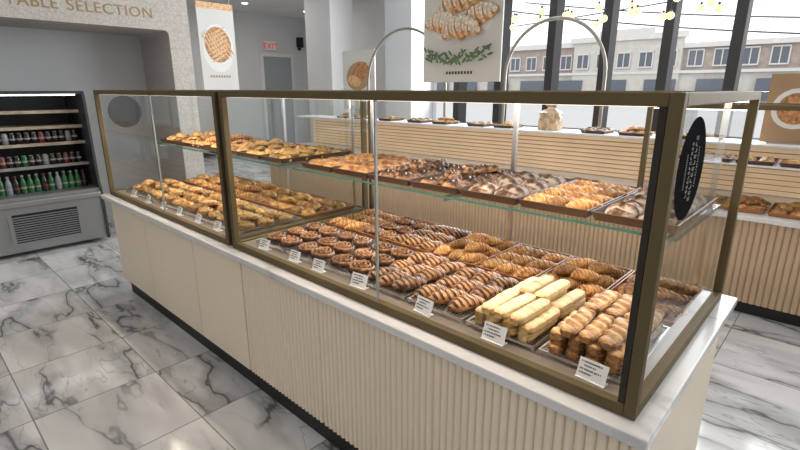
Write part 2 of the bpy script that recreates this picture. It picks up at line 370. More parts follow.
def case(x0,x1,label,ml,fy=0.0,by=.84,z0=.69,z1=1.35,shelf=1.0,group="bronze framed glass display cases"):
    e=empty("glass_display_case",((x0+x1)/2,(fy+by)/2,z0),label=label,cat="display case",group=group)
    t=.024
    for x in (x0,x1-t):
        for y in (fy,by-t): box("post",x,x+t,y,y+t,z0,z1,M['bronze'],bevel=.002,parent=e)
    for z,h in ((z0,.028),(z1-.025,.025)):
        for y in (fy,by-t): box("rail",x0+t,x1-t,y,y+t,z,z+h,M['bronze'],bevel=.002,parent=e)
        for x in (x0,x1-t): box("rail",x,x+t,fy+t,by-t,z,z+h,M['bronze'],bevel=.002,parent=e)
    a,b=z0+.02,z1-.02; g=fy+.012
    for x in (x0+.012,x1-.012):
        quad("glass_pane",[(x,fy+t,a),(x,by-t,a),(x,by-t,b),(x,fy+t,b)],M['glass'],parent=e)
    box("glazing_bar",ml-.003,ml+.003,g-.003,g+.005,a,b,M['seam'],parent=e)
    box("case_deck",x0+t,x1-t,fy+t,by-t,z0+.001,z0+.022,M['deck'],parent=e)
    y0,y1=fy+.30,by-.05
    m=MB(); m.poly([(x0+.04,y0,shelf+.010),(x1-.04,y0,shelf+.010),(x1-.04,y1,shelf+.010),(x0+.04,y1,shelf+.010)],0)
    m.box(x0+.04,x1-.04,y0,y0+.003,shelf+.003,shelf+.010,1)
    m.box(x1-.043,x1-.04,y0+.003,y1,shelf+.003,shelf+.010,1)
    m.build("glass_shelf",[M['glasssh'],M['edge']],parent=e,fix=False)
    for x in (x0+.06,ml,x1-.07):
        MB().box(x-.006,x+.006,y0+.03,y1,shelf-.018,shelf-.002).box(x-.008,x+.008,y1-.004,y1+.012,z0+.022,z1-.028).build("shelf_bracket",M['chrome'],parent=e)
    box("light_strip",x0+.05,x1-.05,fy+t-.001,fy+t+.012,z1-.026,z1-.016,M['led'],parent=e)
    return e
caseB=case(-1.665,0,"bronze framed glass bakery case filled with croissants and puff sticks",-.775)
caseA=case(-3.28,-1.70,"bronze framed glass bakery case filled with golden buns",-2.41)
box("corner_reflection",-.039,-.026,.004,.03,.718,1.325,M['bronzed'],parent=caseB)  # dark strip standing in for the reflection along the corner post
box("edge_trim",-1.70,-1.665,.012,.03,.69,1.345,M['bronzed'],parent=caseA)
k=MB(); cy_,cz_,R_=.145,1.20,.104
k.poly([(-.004,cy_+R_*math.cos(2*PI*i/48),cz_+R_*math.sin(2*PI*i/48)) for i in range(48)],0)
rr=random.Random(3)
for i,(yy,hh,sz) in enumerate([(.095,.07,.005),(.122,.11,.010),(.148,.13,.013),(.180,.08,.006)]):
    z=cz_-hh/2
    while z<cz_+hh/2:
        q=sz*.6; ty=rr.randint(0,3)
        k.box(-.003,-.002,yy,yy+sz,z,z+.0015,1)
        if ty!=1: k.box(-.003,-.002,yy,yy+sz*.16,z,z+q,1)
        if ty!=2: k.box(-.003,-.002,yy+sz*.84,yy+sz,z,z+q,1)
        z+=sz*.95
o=k.build("round_sticker",[M['disc'],M['discw']],fix=False); props(o,"round black sticker with white lettering on the end glass","sticker")
o=MB().poly([(-3.262,.16+.10*math.cos(2*PI*i/40),1.215+.10*math.sin(2*PI*i/40)) for i in range(40)]).build("round_sticker",M['discg'],fix=False)
props(o,"round smoky translucent sticker on the end glass","sticker")
# ---------------------------------------------------------------- pastry prototypes
def proto(name,mb,mats,label,cat,kids=(),sharp=50):
    o=mb.build(name,mats,smooth=True,sharp=sharp)
    o["label"]=label; o["category"]=cat
    ch=[]
    for kn,kmb,km in kids:
        c=kmb.build(kn,km,smooth=True); c.parent=o; ch.append(c)
    return (o,ch)
def croissant_mb(L=.112,R=.027,curv=.016,nseg=3.5,col0=.12,stripe=False,flat=.8,seed=0):
    rr=random.Random(seed); ph=[rr.random()*6 for _ in range(6)]
    def fn(u,v):
        t=-1+2*u; a=2*PI*v
        env=(max(0,1-abs(t)**1.8))**.75
        if stripe: env=(max(0,1-abs(t)**2.6))**.7
        tw=abs(t)*nseg+.5+.10*math.sin(a+ph[0])+.08*math.sin(t*3+ph[2])
        s=tw%1.0
        r=R*(.20+.80*env)*(1.10-(.26 if not stripe else .16)*s**.8)*(1+.04*math.sin(3*a+ph[1]+t*5)+.02*math.sin(5*a+t*11+ph[3]))
        y=math.cos(a)*r; z=math.sin(a)*r*flat
        top=max(0,math.sin(a))
        c=col0+(.50 if not stripe else .22)*(1-s)**1.3*top+.18*(1-top)
        if s>.8: c-=.25 if not stripe else .08
        c+=.07*math.sin(t*95+math.cos(a)*3)
        if stripe: c+=.50*(1 if math.sin(t*20+math.cos(a)*4.5+.8*math.sin(a*3))>.05 else -.10)*min(1,top*2.5)
        z=max(z,-R*.45)+R*.45
        return (t*L/2, y-curv*(t*t-.4), z, c)
    return MB().grid(70,18,fn)
def spiral_mb(R=.042,turns=3.4,base=.45):
    def fn(u,v):
        th=2*PI*v
        rid=math.cos(2*PI*(u*turns)-th)
        if u<.86: z=.020*(1-.3*u*u)+.0065*rid+.0015*math.sin(7*th+u*30)
        else: z=.016*math.sqrt(max(0,1-((u-.86)/.14)**2))+.002*rid*(1-u)*7
        rr=R*min(1,u*1.03)*(1+.06*math.sin(th*1+.5)+.04*math.sin(3*th)+.018*math.sin(11*th))
        return (rr*math.cos(th),rr*math.sin(th),max(0,z),base-.45*rid+.14*math.sin(9*th+u*20))
    return MB().grid(26,44,fn,caps=False)
def stick_mb(L=.15,W=.04,H=.024,layers=4,tip=.6,c0=.12,sg=0,wob=1,e=.45,rid=0):
    def fn(u,v):
        t=-1+2*u; a=2*PI*v
        cx=abs(math.cos(a))**e*math.copysign(1,math.cos(a)); sz=abs(math.sin(a))**e*math.copysign(1,math.sin(a))
        env=max(.3,(1-abs(t)**16))**.5
        side=1-abs(math.sin(a))**2
        lay=.06*math.sin(sz*PI*layers)*side
        ww=1+wob*(.06*math.sin(t*5+1+sg)+.035*math.sin(t*14))
        hh=1+wob*(.10*math.sin(t*6.3+sg)+.07*math.sin(t*15+cx))
        rg=0
        if rid:
            q=math.sin(t*rid+cx*2.2+1.5*math.sin(t*3)); rg=q; hh+=.10*q; ww+=.03*q
        c=c0+tip*abs(t)**8+side*(.22+.25*math.sin(sz*PI*layers))+.12*math.sin(t*31+cx*5+sg)*(1-side)-.22*rg*(1 if rid else 0)
        zz=(sz*.5+.5)*H*hh*(.6+.4*env)
        if sz>0: zz-=abs(cx)**3*H*.12
        return (cx*W/2*env*(ww+lay)+wob*.002*math.sin(t*4+sg),t*L/2,zz,c)
    return MB().grid(56,28,fn)
def bun_mb(R=.046,H=.042,seed=1,sx=1,sy=1,slash=0,lump=1):
    rr=random.Random(seed); ph=[rr.random()*6 for _ in range(6)]
    def fn(u,v):
        th=2*PI*v
        ang=u*PI*.5
        w=1+lump*(.07*math.sin(3*th+ph[0])+.05*math.sin(5*th+ph[1]))
        if u<.85: r=R*math.sin(ang/.85)*w; z=H*(math.cos(ang/.85)*.75+.25)
        else: r=R*(1-(u-.85)*.6)*w; z=H*.25*(1-(u-.85)/.15)
        z*=1+lump*.10*math.sin(4*th+ph[3])*math.sin(u*9+ph[4])
        c=.70-.6*u+.14*math.sin(4*th+ph[2])+.1*math.sin(u*14+3*th)
        if slash:
            s_=math.sin(r*math.cos(th)*sx*slash+r*math.sin(th)*40); 
            if s_>.4 and u<.8: c-=.45; z-=.004
        return (r*math.cos(th)*sx,r*math.sin(th)*sy,max(z,0),c)
    return MB().grid(20,30,fn,caps=False)
def danish_mb(W=.078):
    def fn(u,v):
        th=2*PI*v; q=1/max(abs(math.cos(th)),abs(math.sin(th)))
        q=min(q,1.28)
        r=W/2*u*q
        z=.012+.016*math.exp(-((u-.72)/.16)**2) if u<.93 else .018*(1-u)/.07
        return (r*math.cos(th),r*math.sin(th),z,.3+.4*math.sin(2*th)**2*u+.25*math.exp(-((u-.75)/.15)**2)+.1*math.sin(u*40))
    return MB().grid(22,32,fn,caps=False)
def berries(n,R,r0,z,seed):
    rr=random.Random(seed); m=MB()
    for i in range(n):
        a=2*PI*i/n+.3; d=R*(.3+.7*rr.random())
        m.lathe([(.001,r0),(r0*.6,r0*.8),(r0*.95,r0*.2),(r0*.9,-r0*.4),(r0*.3,-r0*.95)],(d*math.cos(a),d*math.sin(a),z+r0*.5),8)
    return m
PR={}
PR['croissant']=proto("croissant",croissant_mb(.122,.028,.018,flat=.72),B['croissant'],"golden brown layered croissant","croissant",sharp=35)
PR['croissantb']=proto("croissant",croissant_mb(.112,.029,.012,4.5,.05,flat=.75,seed=4),B['croissant'],"plump light golden croissant","croissant",sharp=35)
PR['choc']=proto("chocolate_croissant",croissant_mb(.122,.029,.008,3.5,.08,True,.72,seed=2),B['choc'],"rolled croissant striped with dark chocolate","croissant",sharp=35)
PR['spiral']=proto("spiral_danish",spiral_mb(.045),B['spiral'],"glazed dark brown spiral danish","danish pastry")
PR['spirall']=proto("cinnamon_roll",spiral_mb(.041,2.6,.4),B['bun'],"golden brown rolled spiral pastry","pastry")
PR['stick']=proto("puff_pastry_stick",stick_mb(.172,.042,.021,3,.5,.05,0,.45,.42),B['pale'],"flat pale golden puff pastry stick","pastry")
PR['sticko']=proto("layered_pastry_stick",stick_mb(.160,.042,.018,5,.3,.24,1,.5,.45,11),B['thin'],"flat golden brown flaky layered pastry stick","pastry")
PR['bun']=proto("round_bun",bun_mb(.037,.032,2),B['bun'],"round golden brown bun","bun")
PR['cheese']=proto("cheese_bread",bun_mb(.037,.025,5,1.3,.8,lump=1.6),B['cheese'],"oval bread with melted yellow cheese topping","bread roll")
PR['sugar']=proto("sugar_dusted_loaf",bun_mb(.050,.038,8,1.35,.85,130),B['sugar'],"small dark loaf dusted with powdered sugar","loaf")
PR['dark']=proto("chocolate_topped_pastry",bun_mb(.038,.030,11,1.3,.85,110,lump=1.6),B['cocoa'],"dark chocolate topped pastry with cream dots","pastry",
   kids=[("cream_topping",berries(5,.020,.003,.027,3),B['custard'])])
PR['fruit']=proto("fruit_danish",danish_mb(.084),B['bun'],"square danish with red fruit filling","danish pastry",
   [("fruit_topping",berries(7,.018,.009,.011,4),B['fruit'])])
PR['creamd']=proto("cream_danish",danish_mb(.082),B['bun'],"square danish with white cream filling","danish pastry",
   [("cream_topping",berries(6,.016,.008,.011,9),B['custard'])])
used={}
J=lambda a: random.uniform(-a,a)
def place(kind,x,y,z,rz=0,rx=0,ry=0,sc=1,group=None):
    o,ch=PR[kind]
    if not used.get(kind): c=o; used[kind]=1
    else:
        c=o.copy(); C.objects.link(c)
        for k_ in ch:
            kk=k_.copy(); kk.parent=c; C.objects.link(kk)
    c.location=(x,y,z); c.rotation_euler=(rx,ry,rz)
    v_=.08 if kind not in('stick','sticko') else .02
    c.scale=(sc*(1+J(v_)),sc*(1+J(v_)),sc*(1+J(v_)))
    if group: c["group"]=group
    return c
G={'croissant':"croissants in the glass case",'croissantb':"light croissants in the glass case",'choc':"chocolate croissants in the glass case",'spiral':"spiral danishes in the glass case",
 'spirall':"rolled spiral pastries in the glass case",'stick':"pale puff pastries",'sticko':"layered pastry sticks",'bun':"round buns in the glass case",'cheese':"cheese breads in the glass case",
 'sugar':"sugar dusted loaves",'dark':"chocolate topped pastries",'fruit':"fruit danishes",'creamd':"cream danishes"}
def fill(kind,cx,cy,z,w=.2,d=.34,top=True,big=1.0):
    g=G[kind]
    if kind in('croissant','croissantb','choc'):
        nr=max(2,int(d/(.092*big))); p=d*.96/nr; ang=PI/2-.6
        js=[-1,0,1]
        if kind=='choc': ang=PI/2-.35
        for i in range(nr):
            for j in js:
                place(kind,cx+j*.064+J(.004),cy-d/2+p*(i+.5)+.004+J(.004),z,ang+J(.25),0,J(.05),big,g)
        if top:
            for i in range(nr-1):
                for j in js[:-1]:
                    place(kind,cx+(j+.5)*.066+J(.008),cy-d/2+p*(i+1)+.004,z+.028*big,ang+J(.4),J(.12),J(.12),big*.97,g)
    elif kind=='stick':
        for lay,n in enumerate((4,4,3)):
            for j in range(2):
                if lay==2 and j==1: n=2
                for i in range(n):
                    place(kind,cx+(i-(n-1)/2)*.0465+J(.003),cy-.078+j*.168-lay*.004+J(.005),z+lay*.0215,J(.05),0,J(.02),1,g)
    elif kind=='sticko':
        for lay,n in enumerate((4,4,4,3)):
            for j in range(2):
                for i in range(n):
                    place(kind,cx+(i-(n-1)/2)*.0465+J(.003),cy-.080+j*.164+J(.006),z+lay*.018,J(.06)+.02,0,J(.03),1,g)
    else:
        st=.100*big if kind not in('sugar',) else .13
        n=max(2,int(d/st)); p=d*.96/n
        sx=.049
        for i in range(n):
            for s_ in (-1,1):
                rz=J(.9) if kind not in('fruit','creamd','cheese','sugar','dark') else J(.25)
                if kind in('sugar','dark'): rz+=PI/2-.3
                place(kind,cx+s_*sx+J(.004),cy-d/2+p*(i+.5)+.005,z,rz,0,0,big*1.03,g)
        if top and kind in('spiral','spirall','bun','cheese','dark'):
            for i in range(n-1):
                place(kind,cx+J(.03),cy-d/2+p*(i+1)+.005,z+.024,J(.9),J(.25),J(.25),big,g)
def rack_mb(w,d):
    m=MB(); r=.0018
    nx=int(w/.013)
    for i in range(nx+1):
        x=-w/2+w*i/nx; m.box(x-r/2,x+r/2,-d/2,d/2,.010,.0115)
    ny=int(d/.013)
    for i in range(ny+1):
        y=-d/2+d*i/ny; m.box(-w/2,w/2,y-r/2,y+r/2,.0115,.013)
    t=.005
    m.box(-w/2-t,w/2+t,-d/2-t,-d/2,.008,.016).box(-w/2-t,w/2+t,d/2,d/2+t,.008,.016).box(-w/2-t,-w/2,-d/2,d/2,.008,.016).box(w/2,w/2+t,-d/2,d/2,.008,.016)
    for sx in(-1,1):
        for sy in(-1,1): m.box(sx*w/2-.003,sx*w/2+.003,sy*d/2-.003,sy*d/2+.003,0,.010)
    return m
def tray_mb(w,d,h=.022,f=.010):
    m=MB(); a,b=w/2,d/2
    m.box(-a,a,-b,b,0,.004)
    o=[(-a-f,-b-f),(a+f,-b-f),(a+f,b+f),(-a-f,b+f)]; i_=[(-a,-b),(a,-b),(a,b),(-a,b)]; th=.004
    for k in range(4):
        p,q=i_[k],i_[(k+1)%4]; P_,Q=o[k],o[(k+1)%4]
        m.poly([(p[0],p[1],.002),(q[0],q[1],.002),(Q[0],Q[1],h),(P_[0],P_[1],h)])
        s1=1-th/abs(a); s2=1-th/abs(b)
        m.poly([(P_[0],P_[1],h),(Q[0],Q[1],h),(Q[0]*s1,Q[1]*s2,h+.001),(P_[0]*s1,P_[1]*s2,h+.001)])
    return m
TW=.20
trp={}
def tray(kind,x,y,z,w,d):
    key=(kind,w,d)
    if key not in trp:
        if kind=='rack': o=rack_mb(w,d).build("wire_cooling_rack",M['chrome']); props(o,"chrome wire cooling rack under pastries","rack","wire racks in the glass case")
        elif kind=='brown': o=tray_mb(w,d).build("serving_tray",M['tray'],fix=False); props(o,"copper brown shallow serving tray","tray","brown trays in the glass case")
        else: o=tray_mb(w,d,.024).build("serving_tray",M['trayd'],fix=False); props(o,"dark brown shallow serving tray","tray","dark trays on the glass shelf")
        trp[key]=o
    else:
        o=trp[key].copy(); C.objects.link(o)
    o.location=(x,y,z); return o
ZD=.7125
frontB=['sticko','stick','choc','choc','spiral','spiral','spiral']
backB=['croissant','croissantb','croissant','croissantb','choc','spiral','croissant']
for i in range(7):
    x=-.152-.222*i
    tray('rack',x,.245,ZD,TW,.34); fill(frontB[i],x,.245,ZD+.0135,d=.32,top=False)
    tray('brown',x,.612,ZD,TW-.004,.325); fill(backB[i],x,.612,ZD+.005,d=.325,top=i in(0,1,3))
frontA=['spirall','cheese','spirall','bun','spirall','cheese','bun']
backA=['bun','cheese','bun','croissant','bun','cheese','bun']
for i in range(7):
    x=-1.845-.208*i
    tray('rack',x,.245,ZD,.19,.34); fill(frontA[i],x,.245,ZD+.0135,d=.33,top=i%2==0)
    tray('brown',x,.612,ZD,.184,.325); fill(backA[i],x,.612,ZD+.005,d=.33)
ZS=1.0115
topB=['sugar','croissant','sugar','dark','dark','fruit','creamd']
topA=['cheese','cheese','bun','cheese','croissant','cheese','bun']
for i in range(7):
    x=-.155-.222*i
    tray('dark',x,.545,ZS,TW-.004,.42); fill(topB[i],x,.545,ZS+.005,d=.42,top=i in(3,4),big=1)
for i in range(7):
    x=-1.845-.208*i
    tray('dark',x,.545,ZS,.184,.42); fill(topA[i],x,.545,ZS+.005,d=.42,top=i%2==0)
def card_mb(w=.062,h=.042,lines=4,seed=0):
    rr=random.Random(seed); m=MB(); T=Matrix.Rotation(math.radians(-22),4,'X')
    m.box(-w/2,w/2,0,.0012,0,h,0,T)
    m.box(-w/2,w/2,-.004,.018,-.001,.001,0)
    for i in range(lines):
        z=h*(.84-.19*i); ln=w*(.75 if i in(0,2) else .5)*rr.uniform(.8,1)
        x=-w*.42 if i!=1 else -w*.3
        x0=x
        while x<x0+ln:
            q=rr.uniform(.0012,.0022); m.box(x,x+q,-.0006,-.0002,z-.0016,z+.0014,1,T); x+=q+rr.choice([.0007,.0007,.0007,.002])
    return m
cards=[-.115,-.375,-.62,-.905,-1.125,-1.275,-1.49,-1.9,-2.1,-2.32,-2.53,-2.75,-2.98]
cp=[card_mb(seed=s_).build("price_card",[M['card'],M['ink']],fix=False) for s_ in range(2)]
for i,x in enumerate(cards):
    o=cp[i] if i<2 else cp[i%2].copy()
    if i>=2: C.objects.link(o)
    o.location=(x,.0435,ZD+.001); o.rotation_euler=(0,0,J(.12)); o.scale=(1.1 if i<4 else 1,)*3
    props(o,"white printed price card standing before the pastries","price card","price cards along the front glass")
# ---------------------------------------------------------------- far counter
fb=empty("back_counter",(-1.8,2.9,0),label="long tan fluted counter with black kickboard near the windows",cat="counter")
box("counter_body",-5.4,2.2,2.52,3.3,.08,.60,M['tan'],parent=fb)
fluted("fluted_panel",-5.4,2.2,2.52,.08,.60,M['tan'],fb,pitch=.034,amp=.014)
box("kickboard",-5.38,2.18,2.54,3.28,0,.08,M['kick'],parent=fb)
o=box("back_countertop",-5.44,2.24,2.47,3.34,.60,.63,M['slab'],bevel=.003); props(o,"white marble top of the rear counter","countertop")
o=MB()
z=.636
while z<.96:
    o.box(-5.4,2.2,3.255,3.285,z,z+.027,0); z+=.037
o.box(-5.4,2.2,3.285,3.30,.631,.985,1)
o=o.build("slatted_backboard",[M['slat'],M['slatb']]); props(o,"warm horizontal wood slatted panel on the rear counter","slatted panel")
o=box("back_ledge",-5.4,2.2,2.98,3.34,.986,1.005,M['white'],bevel=.003); props(o,"white ledge above the warm slatted panel","shelf")
a,b=-.80,1.05
e=empty("glass_display_case",((a+b)/2,2.9,.63),label="bronze framed glass case on the rear counter",cat="display case")
t=.03
for x in (a,b-t): box("post",x,x+t,2.50,2.53,.631,1.27,M['bronze'],parent=e)
for x in (a,b-t): box("post",x,x+t,2.94,2.97,.631,1.27,M['bronze'],parent=e)
box("rail",a+t,b-t,2.50,2.53,1.24,1.27,M['bronze'],parent=e); box("rail",a+t,b-t,2.94,2.97,1.24,1.27,M['bronze'],parent=e)
for x in(a,b-t): box("rail",x,x+t,2.53,2.94,1.24,1.27,M['bronze'],parent=e)
box("display_shelf",a+t,b-t,2.64,2.94,.90,.908,M['white'],parent=e)
quad("glass_pane",[(a+.015,2.53,.64),(a+.015,2.94,.64),(a+.015,2.94,1.24),(a+.015,2.53,1.24)],M['glass'],parent=e)
n=0
for x in [-4.6,-4.3,-3.7,-3.4,-2.9,-2.4,-2.1,-1.6,-1.3,-.65,-.425,-.2,.025,.25]:
    kd=['bun','cheese','spirall','croissant'][n%4]
    tray('brown',x,2.72,.6315,.184,.325)
    gsave=G[kd]; G[kd]=gsave.replace("in the glass case","in the rear case"); fill(kd,x,2.72,.637,d=.33,top=x>-.7)
    if x>-.7:
        kd2=['cheese','croissant','sugar','bun'][n%4]; g2=G[kd2]; G[kd2]="pastries on the rear case shelf"
        tray('dark',x,2.79,.909,.184,.22); fill(kd2,x,2.79,.914,d=.21,top=False); G[kd2]=g2
    G[kd]=gsave
    n+=1
for n,x in enumerate([-4.5,-4.2,-3.75,-3.3,-2.95,-2.5,-2.2,-1.35,-1.05,-.7,.55]):
    kd=['croissant','bun','cheese','sugar'][n%4]
    tray('dark',x,3.14,1.006,.184,.22)
    gsave=G[kd]; G[kd]="breads on the rear ledge"; fill(kd,x,3.14,1.011,d=.21,top=n%2==0)
    G[kd]=gsave
def bag_mb(w,d,h):
    def fn(u,v):
        a=2*PI*v; pr=1-.12*u if u<.66 else (.92-.68*(u-.66)/.12 if u<.78 else .24+.5*(u-.78)/.22)
        cx=abs(math.cos(a))**.6*math.copysign(1,math.cos(a)); sy=abs(math.sin(a))**.6*math.copysign(1,math.sin(a))
        return (cx*w/2*pr*(1+.06*math.sin(9*a+u*9)),sy*d/2*pr*(1 if u<.66 else .5),u*h,0)
    return MB().grid(20,24,fn)
for i,(x,w_,h) in enumerate([(-1.78,.20,.24)]):
    e=empty("wrapped_bread",(x,3.14,1.006),label="clear wrapped loaf of bread with white tie",cat="bread")
    g=bag_mb(w_,.14,h).build("bread_bag",[M['bagp']],smooth=True); g.location=(x,3.14,1.006); par(g,e)
    MB().tube([(x+.028*math.cos(a),3.14+.012*math.sin(a),1.006+h*.78) for a in [2*PI*j/10 for j in range(10)]],.007,6,0,True).build("tie",M['card'],smooth=True,parent=e)
def arch(cx,y,r,z0,zc,label):
    e=empty("metal_arch",(cx,y,z0),label=label,cat="arch stand",group="slim metal arches behind the case")
    pts=[(cx-r,y,z0),(cx-r,y,(z0+zc)/2)]+[(cx+r*math.cos(a),y,zc+r*math.sin(a)) for a in [PI-PI*i/28 for i in range(29)]]+[(cx+r,y,(z0+zc)/2),(cx+r,y,z0)]
    MB().tube(pts,.015,10).build("arch_tube",M['archm'],smooth=True,parent=e)
    for x in(cx-r,cx+r): MB().lathe([(.03,z0-.002),(.03,z0+.005),(.016,z0+.01)],(x,y,0)).build("base_plate",M['archm'],smooth=True,parent=e)
arch(-1.885,3.30,.48,1.008,1.474,"slim bronze grey metal arch standing behind the glass case")
arch(-3.70,3.30,.605,1.008,1.405,"slim bronze grey metal arch standing behind the glass case")
# ---------------------------------------------------------------- posters
def ell(m,cx,cz,a,b,rot,mi,T,off,n=20,t0=0,t1=2*PI):
    pts=[]
    for i in range(n):
        q=t0+(t1-t0)*i/n; x=a*math.cos(q); z=b*math.sin(q)
        pts.append(T@Vector((cx+x*math.cos(rot)-z*math.sin(rot),-off,cz+x*math.sin(rot)+z*math.cos(rot))))
    m.poly(pts,mi)
def poster_croissant():
    T=Matrix.Translation((-1.955,2.0,1.405)); W,H=.68,.95
    e=empty("hanging_poster",(-1.955,2.0,1.405),label="white hanging poster picturing sugar dusted pastries with green leaves",cat="poster")
    m=MB(); m.box(-W/2,W/2,0,.012,0,H,0,T)
    ell(m,0,.38,.27,.09,.05,1,T,.001)
    rr=random.Random(8)
    q=0
    for j,(cx,cz,rot,s) in enumerate([(-.02,.56,.25,1.35),(.13,.43,.5,1.15),(-.12,.41,-.3,1.2),(.02,.38,.05,1.1)]):
        for k in range(11):
            t=-1+k/5.0; a=.030*s+.050*s*(1-t*t)**.8 if abs(t)<1 else .03*s
            px=cx+t*.13*s*math.cos(rot)+.05*t*t*math.sin(rot); pz=cz+t*.13*s*math.sin(rot)-.05*t*t*math.cos(rot)
            q+=1
            ell(m,px,pz,.030*s,a*.85,rot-t*.5,(2,3)[k%2],T,.002+.0003*q)
            q+=1
            ell(m,px-.003,pz+.18*a,.020*s,a*.62,rot-t*.5,6,T,.002+.0003*q)
    for k in range(60):
        ell(m,-.29+.0098*k+rr.uniform(-.01,.01),.20-.03*math.sin(k/60*PI)+rr.uniform(-.04,.035),.026,.009,rr.uniform(-1.2,1.2),4,T,.035+k*.0002,8)
    for k in range(9): m.box(-.12+k*.027,-.12+k*.027+.016,-.002,0,.055,.075,5,T)
    m.build("poster_panel",[M['poster'],M['plate'],M['crust'],M['crustl'],M['leafp'],M['ink'],M['crusts']],parent=e,fix=False)
    for x in(-.3,.3): MB().tube([(-1.955+x,2.006,2.35),(-1.955+x,2.006,2.92)],.002,5).build("hanging_wire",M['steel'],parent=e)
poster_croissant()
def poster_plate():
    R=Matrix.Translation((-5.5,1.995,1.32))@Matrix.Rotation(PI/2,4,'Z'); W,H=.45,1.0
    e=empty("hanging_poster",(-5.5,1.995,1.32),label="white hanging banner picturing a golden brown lattice pastry",cat="poster")
    m=MB(); m.box(-W/2,W/2,0,.01,0,H,0,R); m.box(-W/2,W/2,-.001,0,.93,H,4,R)
    ell(m,0,.50,.195,.27,0,5,R,.0015)
    ell(m,0,.54,.165,.20,.1,2,R,.003)
    q=0
    for k in range(-3,4):
        q+=1; ell(m,k*.043,.54,.012,.185*math.sqrt(1-(k/4.2)**2),.5,3,R,.004+.0003*q)
        q+=1; ell(m,0,.54+k*.05,.15*math.sqrt(1-(k/4.2)**2),.013,.5,3,R,.004+.0003*q)
    for k in range(8): m.box(-.13+k*.033,-.13+k*.033+.02,-.003,-.002,.17,.195,1,R)
    m.build("poster_panel",[M['poster'],M['posterw'],M['crust'],M['crustl'],M['crustl'],M['plate'],M['poster']],parent=e,fix=False)
    for y in(-.18,.18): MB().tube([(-5.495,1.995+y,2.32),(-5.495,1.995+y,2.92)],.003,5).build("hanging_wire",M['steel'],parent=e)
poster_plate()
def poster_stand():
    T=Matrix.Translation((-4.7,3.5,1.1))
    e=empty("poster_stand",(-4.7,3.5,0),label="floor standing framed poster picturing a pastry",cat="poster stand")
    m=MB(); m.box(-.31,.31,0,.015,0,.74,0,T); ell(m,0,.42,.24,.18,.2,1,T,.001); ell(m,.03,.47,.17,.11,.5,2,T,.002); ell(m,-.08,.36,.13,.07,-.2,3,T,.003)
    m.build("poster_panel",[M['poster'],M['posterw'],M['crust'],M['crustl']],parent=e,fix=False)
    MB().tube([(-4.7,3.52,.02),(-4.7,3.52,1.12)],.015).build("pole",M['steel'],parent=e)
    MB().lathe([(.18,0),(.18,.012),(.03,.02)],(-4.7,3.52,0),28).build("base_plate",M['steel'],smooth=True,parent=e)
poster_stand()
def poster_right():
    cx=-.09
    e=empty("counter_poster",(cx,3.12,1.006),label="framed poster picturing a dark round pastry on rear ledge",cat="poster")
    T=Matrix.Translation((cx,3.12,1.012))
    m=MB(); m.box(-.16,.16,0,.012,0,.44,0,T); ell(m,0,.22,.13,.13,0,1,T,.001); ell(m,0,.22,.10,.10,0,2,T,.002); ell(m,.02,.24,.04,.03,0,3,T,.003)
    m.build("poster_panel",[M['posterw'],M['plate'],M['crust'],M['crustl']],parent=e,fix=False)
    MB().box(cx-.12,cx+.12,3.11,3.17,1.0055,1.012).build("poster_foot",M['steel'],parent=e)
poster_right()
rr=random.Random(12)
for i in range(26):
    x=-2.75+2.35*i/25+rr.uniform(-.02,.02); y=[3.6,3.45,3.75][i%3]; z=rr.uniform(1.92,2.06)
    e=empty("pendant_lamp",(x,y,2.92),label="small amber glass globe pendant on thin cord",cat="pendant lamp",group="amber pendant lamps by the window")
    MB().tube([(x,y,z+.04),(x,y,2.92)],.0015,6).build("cord",M['black'],parent=e)
    MB().lathe([(.010,z+.028),(.010,z+.042),(.005,z+.048)],(x,y,0),14).build("lamp_socket",M['black'],smooth=True,parent=e)
    r=.030; MB().lathe([(max(.002,r*math.sin(a)),z-r*math.cos(a)) for a in [PI*k_/14 for k_ in range(15)]],(x,y,0),20).build("globe",M['bulb'],smooth=True,parent=e)
# ---------------------------------------------------------------- drinks fridge
fx=-4.66; fy0,fy1=-1.35,.32
e=empty("open_drinks_fridge",(-5.0,-.55,0),label="low grey open-front drinks fridge with steel base",cat="refrigerator")
for y in(fy0,fy1-.02):
    m=MB(); prof=[(-5.33,0.03),(fx,0.03),(fx,.50),(fx-.03,.56),(fx-.05,1.30),(fx-.07,1.34),(-5.33,1.34)]
    m.poly([(p,y,q) for p,q in prof][::-1]); m.poly([(p,y+.02,q) for p,q in prof])
    for k_ in range(len(prof)):
        p,q=prof[k_],prof[(k_+1)%len(prof)]; m.poly([(p[0],y,p[1]),(q[0],y,q[1]),(q[0],y+.02,q[1]),(p[0],y+.02,p[1])])
    m.build("side_panel",M['fridge'],parent=e)
box("back_panel",-5.33,-5.30,fy0+.02,fy1-.02,.03,1.34,M['fridge'],parent=e)
box("top_panel",-5.30,fx-.07,fy0+.02,fy1-.02,1.315,1.34,M['fridge'],parent=e)
box("top_light",fx-.12,fx-.10,fy0+.06,fy1-.06,1.304,1.314,M['flamp'],parent=e)
box("base_cabinet",-5.30,fx-.02,fy0+.02,fy1-.02,.04,.44,M['steel'],parent=e)
for ya,yb in((-.36,.10),(-1.22,-.6)):
    g=MB(); g.box(fx-.02,fx-.016,ya,yb,.12,.36,1)
    for k_ in range(11): g.box(fx-.016,fx-.008,ya,yb,.132+k_*.020,.140+k_*.020)
    g.box(fx-.02,fx-.004,ya-.03,ya,.12,.36).box(fx-.02,fx-.004,yb,yb+.03,.12,.36)
    g.build("vent_grille",[M['steel'],M['black']],parent=e)
box("bumper",fx-.02,fx+.01,fy0+.02,fy1-.02,.42,.47,M['steel'],bevel=.01,parent=e)
box("bottom_deck",-5.30,fx-.02,fy0+.02,fy1-.02,.47,.50,M['steel'],parent=e)
